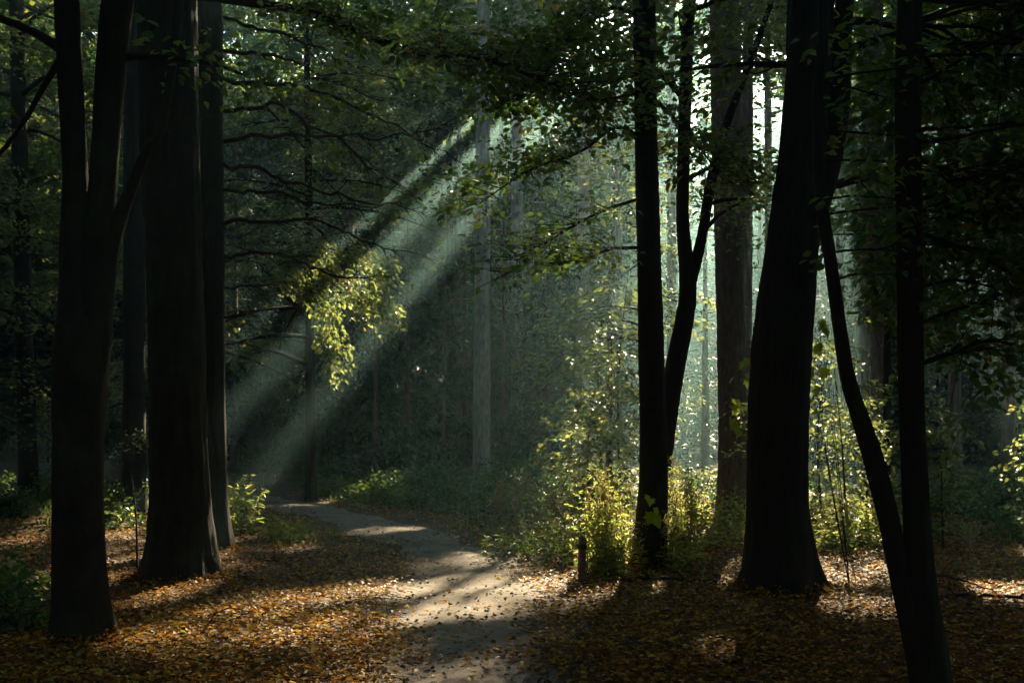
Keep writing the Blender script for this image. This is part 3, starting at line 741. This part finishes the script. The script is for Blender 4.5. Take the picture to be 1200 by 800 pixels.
for x in np.arange(-27, 28, 6.2):
    for y in np.arange(-26, 22, 6.2):
        xx = x + rng.uniform(-1.8, 1.8); yy = y + rng.uniform(-1.8, 1.8)
        if abs(xx) < .5 * max(yy, 0) + 7.0 and yy > -3: continue
        copy_thing(fpro[2], xx, yy, rng.uniform(0, 6.28), rng.uniform(.85, 1.1))
UG = 'low understorey trees closing the forest behind'
upro = [leafy(x, y, h, .08, .4, 3.2, 22, .17, 4, 'low understorey tree leafed almost to the ground, deep in the forest', 'understorey_tree', 'oak_bark', lf, UG, nl=14, twigs=False, tilt=.8, L=.9, W=.5, el=(-.2, .5), asp=.7, masked=False) for x, y, h, lf in ((-13, 49, 8, 'beech_leaf'), (0, 58, 9.5, 'beech_leaf'), (16, 50, 7.5, 'oak_leaf'))]
def under_tree(x, y):
    if in_lane(x, y, 9, 3) < .10: return copy_thing(upro[rng.integers(0, 3)], x, y, rng.uniform(0, 6.28), rng.uniform(.8, 1.2))
for x in np.arange(-45, 46, 4.2):
    for y in (45, 53, 62, 74, 88):
        if y < 60 and abs(x) > 34: continue
        under_tree(x + rng.uniform(-1.8, 1.8), y + rng.uniform(-3, 3))
for y in np.arange(-28, 46, 5):
    for sx in (-1, 1): under_tree(sx * (29 + rng.uniform(-2.5, 2.5)), y)
for x in np.arange(-24, 25, 5): under_tree(x, -28 + rng.uniform(-2, 2))

# ------------------------------------------------------------------ undergrowth
def bush(x, y, w, h, label, group, n=98, leaf=.085, leafm='bramble_leaf', name='bramble_bush', fine=False):
    z = float(terrain(x, y)); t = thing(name, (x, y, z), label, 'bush', group)
    sm, lm = MB(), MB(); C = []; D = []
    for k in range(12):
        az = rng.uniform(0, 6.28); el = rng.uniform(.5, 1.4); ln = h * rng.uniform(.8, 1.5)
        lp = limb(np.array([x + rng.normal(0, w * .13), y + rng.normal(0, w * .13), z]), az, el, ln, .55, 8, .08)
        lp[:, 0] = x + (lp[:, 0] - x) * w / h * .8; lp[:, 1] = y + (lp[:, 1] - y) * w / h * .8; lp[:, 2] = np.maximum(lp[:, 2], z + .02)
        tube(sm, lp, np.linspace(.007, .003, 8), 3)
        m = n // 12 + 1; tt = rng.uniform(.12, 1, m) * 6.99; i0 = tt.astype(int); c = lp[i0] + (lp[i0 + 1] - lp[i0]) * (tt - i0)[:, None]
        C.append(c + rng.normal(0, .09, (m, 3))); D.append(rng.normal(0, 1, (m, 3)) * [1, 1, .4])
    C = np.concatenate(C); C[:, 2] = np.maximum(C[:, 2], z + .04)
    spray(lm, C, np.concatenate(D), .28, .14, 9, leaf, .68, fine, False, droop=.35, tilt=.6)
    sm.build('stems', M['twig'], t, True); lm.build('foliage', M[leafm], t); return t
BG = 'bramble bushes in the dark thicket past the path'
for k in range(46):
    y = rng.uniform(19.5, 33); px = rng.uniform(385, 720)
    x = (px - 600) / FOC * y
    if path_dist(x, y)[0] < 2.0: continue
    bush(x, y, rng.uniform(.9, 1.5), rng.uniform(.8, 1.4) * (1 + .02 * (y - 19)), 'dense bramble bush in the dark thicket past the path', BG)
for px, y in ((630, 17.6), (600, 18.5), (655, 16.6), (570, 19.2), (540, 20.0), (500, 21.2), (460, 23.0), (420, 25.3), (380, 28)):
    bush((px - 600) / FOC * y, y, .8, .65, 'low bramble bush along the path verge by the bend', 'low brambles along the verge', 80, .08)
BG2 = 'bushes on the forest floor beyond the heavy trunk'
for k in range(30):
    y = rng.uniform(14.2, 27); px = rng.uniform(800, 1260); x = (px - 600) / FOC * y
    if 2.5 < x < 5 and y < 14.5: continue
    bush(x, y, rng.uniform(.7, 1.3), rng.uniform(.6, 1.3), 'leafy bush on the forest floor beyond the heavy flared trunk', BG2, leafm='bramble_leaf' if rng.random() < .6 else 'oak_leaf')
BG3 = 'bushes in the shade behind the forked beech'
for k in range(26):
    y = rng.uniform(15.5, 28); px = rng.uniform(-60, 330); x = (px - 600) / FOC * y
    if path_dist(x, y)[0] < 1.8 or (px > 100 and y < 17): continue
    bush(x, y, rng.uniform(.7, 1.3), rng.uniform(.5, 1.1), 'leafy bush in the shade behind the forked beech', BG3, leafm='bramble_leaf' if rng.random() < .6 else 'oak_leaf')
for px, y, h in ((8, 8.6, .5), (-15, 9.5, .7), (20, 10.2, .45)):
    bush((px - 600) / FOC * y, y, .45, h, 'small leafy bush beside the foot of the forked beech', 'small bushes by the forked beech', 70, .06, fine=True)

# saplings
def sapling(x, y, h, label, group=None, leafm='oak_leaf', leaf=.075, n=9):
    z = float(terrain(x, y)); t = thing('sapling', (x, y, z), label, 'sapling', group); sm, lm = MB(), MB()
    p = spline(np.array([(x, y, z - .05), (x + rng.normal(0, .06), y, z + h * .5), (x + rng.normal(0, .12), y, z + h)]), 14)
    tube(sm, p, np.linspace(.004 + .007 * h, .003, 14), 6)
    for k in range(n):
        i = rng.integers(3, 14); lp = limb(p[i], rng.uniform(0, 6.28), rng.uniform(0, .6), h * rng.uniform(.15, .4), .2, 6); q = spline(lp, 9)
        tube(sm, q, np.linspace(.005, .002, 9), 4)
        spray(lm, q[2:], np.gradient(q, axis=0)[2:] + rng.normal(0, .04, (7, 3)), .22, .12, 6, leaf, .65, True, False, droop=.3)
    sm.build('stem', M['twig'], t, True); lm.build('foliage', M[leafm], t); return t
sapling(-4.05, 12.0, 1.5, 'thin dark sapling between forked beech and massive beech', n=6, leaf=.05)
SG = 'backlit saplings beside the heavy trunk'
for x, y, h in ((4.4, 14.6, 2.4), (5.0, 15.6, 2.6), (3.75, 15.2, 2.0), (5.6, 14.4, 1.7), (4.7, 16.8, 3.0)):
    sapling(x, y, h, 'leafy backlit sapling growing beside the heavy flared trunk', SG, n=14)
for x, y, h in ((7.9, 16.2, 3.0), (8.8, 17.0, 3.2)):
    sapling(x, y, h, 'sapling with a sunlit top in the thicket behind the ribbed stem', 'saplings in the thicket behind the ribbed stem', n=16, leaf=.08)

YG = 'young trees glowing beside the young spruce'
for x, y, h in ((2.25, 23.0, 5.2), (1.8, 21.2, 4.0), (1.35, 19.4, 2.8), (2.0, 24.5, 6.0)):
    sapling(x, y, h, 'young tree with glowing yellow green leaves beside the young spruce', YG, n=26, leaf=.11)

# big lobed leaves, each a part of its twig
def lobed_leaf_mesh():
    prof = [(0, 0), (.22, .10), (.42, .02), (.30, .30), (.50, .52), (.26, .55), (.20, .70), (0, 1.05)]
    pts = [(0, 0, 0)] + [(x, y, .05 * abs(x)) for x, y in prof[1:]] + [(-x, y, .05 * abs(x)) for x, y in reversed(prof[1:-1])] + [(0, .42, -.03)]
    n = len(pts) - 1; f = np.array([(k, (k + 1) % n, n) for k in range(n)])
    me = mesh_np('leaf', np.array(pts), [f], np.linspace(.2, .9, len(pts))); me.materials.append(M['maple_leaf']); return me
LEAF = lobed_leaf_mesh()
def maple_twig(base, tips, label, size, Yd):
    x, y = base; z = float(terrain(x, y)); t = thing('maple_seedling', (x, y, z), label, 'seedling')
    sm = MB(); b0 = np.array([x, y, z - .03])
    for (px, py, dy) in tips:
        e = P(px, py, Yd + dy); mid = (b0 + e) / 2 + np.array([0, 0, .15]) + rng.normal(0, .05, 3)
        q = spline(np.array([b0, mid, e]), 12); tube(sm, q, np.linspace(.006, .002, 12), 5)
        for _ in range(3):
            o = bpy.data.objects.new('leaf', LEAF); COL.objects.link(o); o.parent = t
            p = e + rng.normal(0, .05, 3) - np.array([x, y, z]); o.location = tuple(p)
            s_ = size * rng.uniform(.75, 1.2); o.scale = (s_, s_, s_)
            o.rotation_euler = (rng.uniform(-2.2, -.9), rng.uniform(-.5, .5), rng.uniform(-1.2, 1.2))
    sm.build('stem', M['twig'], t, True)
maple_twig((3.15, 11.3), [(868, 470, 0), (874, 440, .1), (862, 490, .2), (876, 418, .2), (884, 400, .3)], 'maple seedling with big glowing leaves between the haze pine and the heavy trunk', .115, 11.3)
maple_twig((3.35, 11.0), [(955, 430, .3), (962, 400, .4), (952, 460, .2), (968, 440, .3), (958, 375, .5)], 'maple seedling with big glowing leaves between heavy trunk and S bent stem', .115, 11.0)
maple_twig((1.62, 11.9), [(772, 590, 0), (770, 600, .05)], 'tiny seedling with one glowing leaf at the foot of the straight narrow trunk', .14, 11.9)

# tall weeds
def weeds(x, y, w, h, n, label, group=None, leafm='weed_leaf', dry=.3, name='weed_clump', leaf=.06):
    z = float(terrain(x, y)); t = thing(name, (x, y, z), label, 'weeds', group); sm, lm = MB(), MB()
    for k in range(n):
        bx, by = x + rng.normal(0, w * .5), y + rng.normal(0, w * .5); hh = h * rng.uniform(.6, 1.1)
        p = spline(np.array([(bx, by, z - .03), (bx + rng.normal(0, .04), by + rng.normal(0, .04), z + hh * .55), (bx + rng.normal(0, .10), by + rng.normal(0, .1), z + hh)]), 10)
        tube(sm, p, np.linspace(.005, .002, 10), 4)
        if rng.random() < dry:
            m = 26; i = rng.integers(6, 10, m); leaf_geo(sm, p[i] + rng.normal(0, .02, (m, 3)), rng.normal(0, .5, (m, 3)) + UP, rng.normal(0, 1, (m, 3)), .045, .35)
        m = 26; i = rng.integers(1, 10, m); az = rng.uniform(0, 6.28, m)
        ax = np.stack([np.cos(az), np.sin(az), rng.normal(.1, .4, m)], 1)
        leaf_geo(lm, p[i] + ax * .01, ax, UP + rng.normal(0, .4, (m, 3)), leaf * (1.5 - i / 12.) * 1.25, .3, True, fold=.1)
    sm.build('stems', M['dry_stem'], t, True); lm.build('leaves', M[leafm], t)
weeds(1.06, 12.35, .26, 1.15, 56, 'tall sunlit weed clump between the low post and the straight narrow trunk')
weeds(1.02, 11.85, .2, .6, 40, 'shorter sunlit weeds in front of the tall clump by the low post', dry=.1)
weeds(1.84, 12.9, .26, 1.15, 56, 'tall dazzling weed clump on the far side of the straight narrow trunk', dry=.6)
weeds(1.75, 12.3, .28, .6, 36, 'short dazzling weeds at the foot of the straight narrow trunk', dry=.4)
weeds(-4.15, 16.8, .35, .85, 22, 'sunlit nettle patch at the path side beside the slender conifer', leaf=.1, dry=0)
weeds(-3.3, 16.0, .35, .35, 12, 'short nettles in the leaf litter near the slender conifer', leaf=.08, dry=0)
weeds(.35, 13.6, .45, .45, 24, 'green leafy weeds behind the low post', leafm='bramble_leaf', dry=.1)  # darker leaf colour stands in for shade on these weeds
weeds(.62, 13.0, .35, .55, 18, 'leafy weeds crowding the back of the low post', leafm='bramble_leaf', dry=.1)  # leaves darkened by material here too, in place of shade
weeds(-.05, 16.2, .55, .9, 26, 'tan dry bracken and weeds at the thicket edge by the bend', leafm='dry_stem', dry=.7)
weeds(.55, 16.0, .5, .95, 24, 'dry straw coloured weeds below the young spruce', leafm='dry_stem', dry=.7)
WG = 'sunlit weeds on the verge of the far bend'
for px, y in ((400, 25.2), (430, 24), (455, 22.8), (475, 22.0), (385, 26.3)):
    weeds((px - 600) / FOC * y, y, .5, .35, 22, 'low bright green weeds on the verge of the far bend', WG, 'grass', 0, leaf=.11)
WG2 = 'weeds in the haze behind the heavy trunk'
for px, y in ((830, 14.5), (868, 15.5), (970, 14), (1010, 14.5), (990, 16), (820, 17), (1050, 15)):
    weeds((px - 600) / FOC * y, y, .45, .6, 20, 'weeds on the forest floor behind the heavy flared trunk', WG2, dry=.3)

# ------------------------------------------------------------------ low post
def post(x, y, h, r):
    z = float(terrain(x, y)); t = thing('wooden_post', (x, y, z), 'short brown wooden post with darker band beside the sunlit weeds', 'post')
    a = MB(); ring = np.array([[0, 0, -.1], [0, 0, h * .5], [.004, 0, h - .02], [.004, 0, h]]) + [x, y, z]
    tube(a, spline(ring, 24), np.concatenate([np.full(22, r), [r * .96, r * .85]]), 18, bark=.02, seed=5)
    a.build('shaft', M['pine_bark'], t, True)
    b_ = MB(); tube(b_, np.array([[x + .004, y, z + h - .115], [x + .004, y, z + h - .112], [x + .004, y, z + h - .07], [x + .004, y, z + h - .067]]), np.array([r * .9, r * 1.06, r * 1.06, r * .9]), 18)
    b_.build('band', M['oak_bark'], t, True)
post(.72, 11.4, .47, .04)

# ------------------------------------------------------------------ fallen branches
def stick(pts, r, label, twigs=3, group=None):
    p = np.array([(x, y, float(terrain(x, y)) + r * .8 + dz) for x, y, dz in pts]); t = thing('fallen_branch', p[0], label, 'branch', group)
    a = MB(); q = spline(p, 24); q[1:-1] += rng.normal(0, r * .4, (22, 3)); tube(a, q, np.linspace(r, r * .4, 24), 8, bark=.05)
    a.build('stem', M['twig'], t, True)
    for _ in range(twigs):
        b_ = MB(); i = rng.integers(6, 20); e = q[i] + np.array([rng.normal(0, .25), rng.normal(0, .25), rng.uniform(.03, .18)])
        tube(b_, spline(np.array([q[i], (q[i] + e) / 2 + rng.normal(0, .03, 3), e]), 6), np.linspace(r * .5, r * .2, 6), 5); b_.build('twig', M['twig'], t, True)
stick([(3.55, 10.15, 0), (4.1, 10.0, .02), (4.9, 9.85, .02), (5.4, 9.9, 0)], .022, 'long thin fallen branch lying on sunlit leaves behind the ribbed stem')
stick([(4.0, 11.0, .15), (4.3, 10.6, .08), (4.55, 10.2, 0)], .014, 'short propped dead branch leaning over the long fallen branch')
stick([(.95, 11.35, 0), (1.5, 11.3, .03), (2.1, 11.2, 0)], .026, 'fallen branch lying at the edge of the sunlit weeds')
stick([(-2.6, 8.4, 0), (-2.2, 8.7, .01), (-1.9, 8.75, 0)], .014, 'small fallen stick in the leaf litter near the forked beech', 2)
stick([(-4.1, 11.6, .02), (-3.8, 11.9, .15), (-3.6, 12.1, .3)], .012, 'thin dead stick leaning by the foot of the massive beech', 2)
stick([(-3.5, 13.4, 0), (-3.1, 13.3, .02), (-2.8, 13.35, 0)], .018, 'dark fallen stick in the sunlit litter near the slender conifer', 2)

# ------------------------------------------------------------------ leaf litter and grass
def scatter(n, y0, y1, spread, power=1.6):
    u = rng.random(n); y = (y0 ** (1 - power) + u * (y1 ** (1 - power) - y0 ** (1 - power))) ** (1 / (1 - power))
    x = rng.uniform(-1, 1, n) * (spread * y + .8); return x, y
x, y = scatter(155000, 5.0, 26, .50, 1.35)
pd = path_dist(x, y) + .22 * wob(x, y, 1.7, 31) + .10 * wob(x, y, 5, 32)
patch = .62 + .38 * wob(x, y, 1.3, 33)
keep = rng.random(len(x)) < np.where(pd < 1.05, .045 + .95 * smooth(.36, .92, pd) * patch, .75 + .25 * patch)
x, y, pd = x[keep], y[keep], pd[keep]; n = len(x)
az = rng.uniform(0, 6.28, n); tl = rng.normal(0, .35, (n, 3)); 
pos = np.stack([x, y, terrain(x, y) + .012 + rng.random(n) * .035 + np.where(pd < .75, .018, 0)], 1)
lm = MB(); lax = np.stack([np.cos(az), np.sin(az), rng.normal(0, .22, n)], 1); lsz = rng.uniform(.022, .054, n) * (1 + .025 * y); lrn = np.clip(rng.beta(1.8, 1.5, n) + .12 * wob(x, y, .8, 35), 0, 1)
for sel, fine_ in ((y < 9.6, True), (y >= 9.6, False)):
    leaf_geo(lm, pos[sel], lax[sel], (UP + tl)[sel], lsz[sel], .62, fine_, lrn[sel], fold=.16)
for bx, by, br in ((-3.12, 8.06, .2), (-3.52, 11.7, .36), (-3.9, 14.6, .2), (1.53, 12.4, .17), (2.6, 10.7, .38), (2.48, 6.5, .13), (3.8, 19, .28)):
    n = int(1500 * br + 250); a_ = rng.uniform(0, 6.28, n); q_ = br * (1.02 + rng.exponential(.28, n)); px_, py_ = bx + q_ * np.cos(a_), by + q_ * np.sin(a_)
    hz = .02 + .10 * np.exp(-(q_ / br - 1) * 3) * rng.random(n)
    leaf_geo(lm, np.stack([px_, py_, terrain(px_, py_) + hz], 1), rng.normal(0, 1, (n, 3)) * [1, 1, .5], UP + rng.normal(0, .6, (n, 3)), rng.uniform(.03, .065, n), .62, True, rng.beta(1.6, 1.7, n))
tag(lm.build('fallen_leaves', M['litter']), 'carpet of brown, orange and yellow fallen leaves on the forest floor', 'leaf litter', kind='stuff')

# small twigs, cones and husks lying in the leaves
x, y = scatter(1500, 5.5, 20, .5, 1.3); tw = MB(); k_ = path_dist(x, y) > .95; x, y = x[k_], y[k_]
for a_, b_ in zip(x, y):
    an = rng.uniform(0, 6.28); l_ = rng.uniform(.06, .38); r_ = rng.uniform(.002, .006); z_ = float(terrain(a_, b_)) + .035
    d_ = np.array([math.cos(an) * l_, math.sin(an) * l_, rng.normal(0, .02)]); p_ = np.array([a_, b_, z_]); k_ = rng.normal(0, .06 * l_, 3)
    tube(tw, np.array([p_, p_ + d_ * .5 + k_, p_ + d_]), np.array([r_, r_ * .9, r_ * .5]), 4)
tag(tw.build('twig_litter', M['twig'], None, True), 'thin brown twigs scattered through the fallen leaves', 'twigs', kind='stuff')
x, y = scatter(3000, 5.5, 24, .3, 1.3); k_ = path_dist(x, y) < .75; x, y = x[k_], y[k_]; n = len(x); az = rng.uniform(0, 6.28, n)
tw = MB(); sz = rng.uniform(.006, .022, n)[:, None]; c_ = np.stack([x, y, terrain(x, y) + .03], 1)
oct_ = np.array([(1, 0, 0), (0, 1, 0), (-1, 0, 0), (0, -1, 0), (0, 0, .7), (0, 0, -.7)])
v_ = c_[:, None] + (oct_[None] * rng.uniform(.7, 1.3, (n, 6, 1))) * sz[..., None]
fo = np.array([(0, 1, 4), (1, 2, 4), (2, 3, 4), (3, 0, 4), (1, 0, 5), (2, 1, 5), (3, 2, 5), (0, 3, 5)])
tw.add(v_.reshape(-1, 3), None, (np.arange(n)[:, None, None] * 6 + fo[None]).reshape(-1, 3))
tag(tw.build('gravel', M['path']), 'loose small stones on the trodden path', 'gravel', kind='stuff')

x, y = scatter(26000, 12, 34, .5, 1.1)
pd = path_dist(x, y); w_ = wob(x, y, .9, 41)
keep = (pd > .85) & (rng.random(len(x)) < .75 * smooth(-.2, .7, w_) * smooth(14, 18, y)) ; x, y = x[keep], y[keep]; n = len(x)
lm = MB(); leaf_geo(lm, np.stack([x, y, terrain(x, y)], 1), np.stack([rng.normal(0, .35, n), rng.normal(0, .35, n), np.ones(n)], 1), rng.normal(0, 1, (n, 3)) * [1, 1, .1], rng.uniform(.10, .28, n), .10, False)
tag(lm.build('grass', M['grass']), 'sparse green grass among the leaves along the path verges', 'grass', kind='stuff')

# ------------------------------------------------------------------ morning mist under the canopy
def haze_box():
    x0, x1, y0, y1, z0, z1 = -126, 126, -126, 126, -3.5, 34.5
    v = [(x, y, z) for z in (z0, z1) for x, y in ((x0, y0), (x1, y0), (x1, y1), (x0, y1))]
    f = np.array([(0, 3, 2, 1), (4, 5, 6, 7), (0, 1, 5, 4), (1, 2, 6, 5), (2, 3, 7, 6), (3, 0, 4, 7)])
    mb = MB(); mb.add(v, f)
    m = bpy.data.materials.new('mist'); m.use_nodes = True; nt = m.node_tree; nt.nodes.clear()
    out = nt.nodes.new('ShaderNodeOutputMaterial'); pv = nt.nodes.new('ShaderNodeVolumePrincipled')
    pv.inputs['Color'].default_value = (.52, .93, 1.0, 1); pv.inputs['Density'].default_value = .0017; pv.inputs['Anisotropy'].default_value = .75
    nt.links.new(pv.outputs[0], out.inputs['Volume'])
    tag(mb.build('haze', m), 'thin morning mist hanging under the canopy', 'haze', kind='stuff')
haze_box()
tris = sum(len(m.loops) - 2 * len(m.polygons) for m in bpy.data.meshes)
print('TRIS', tris)
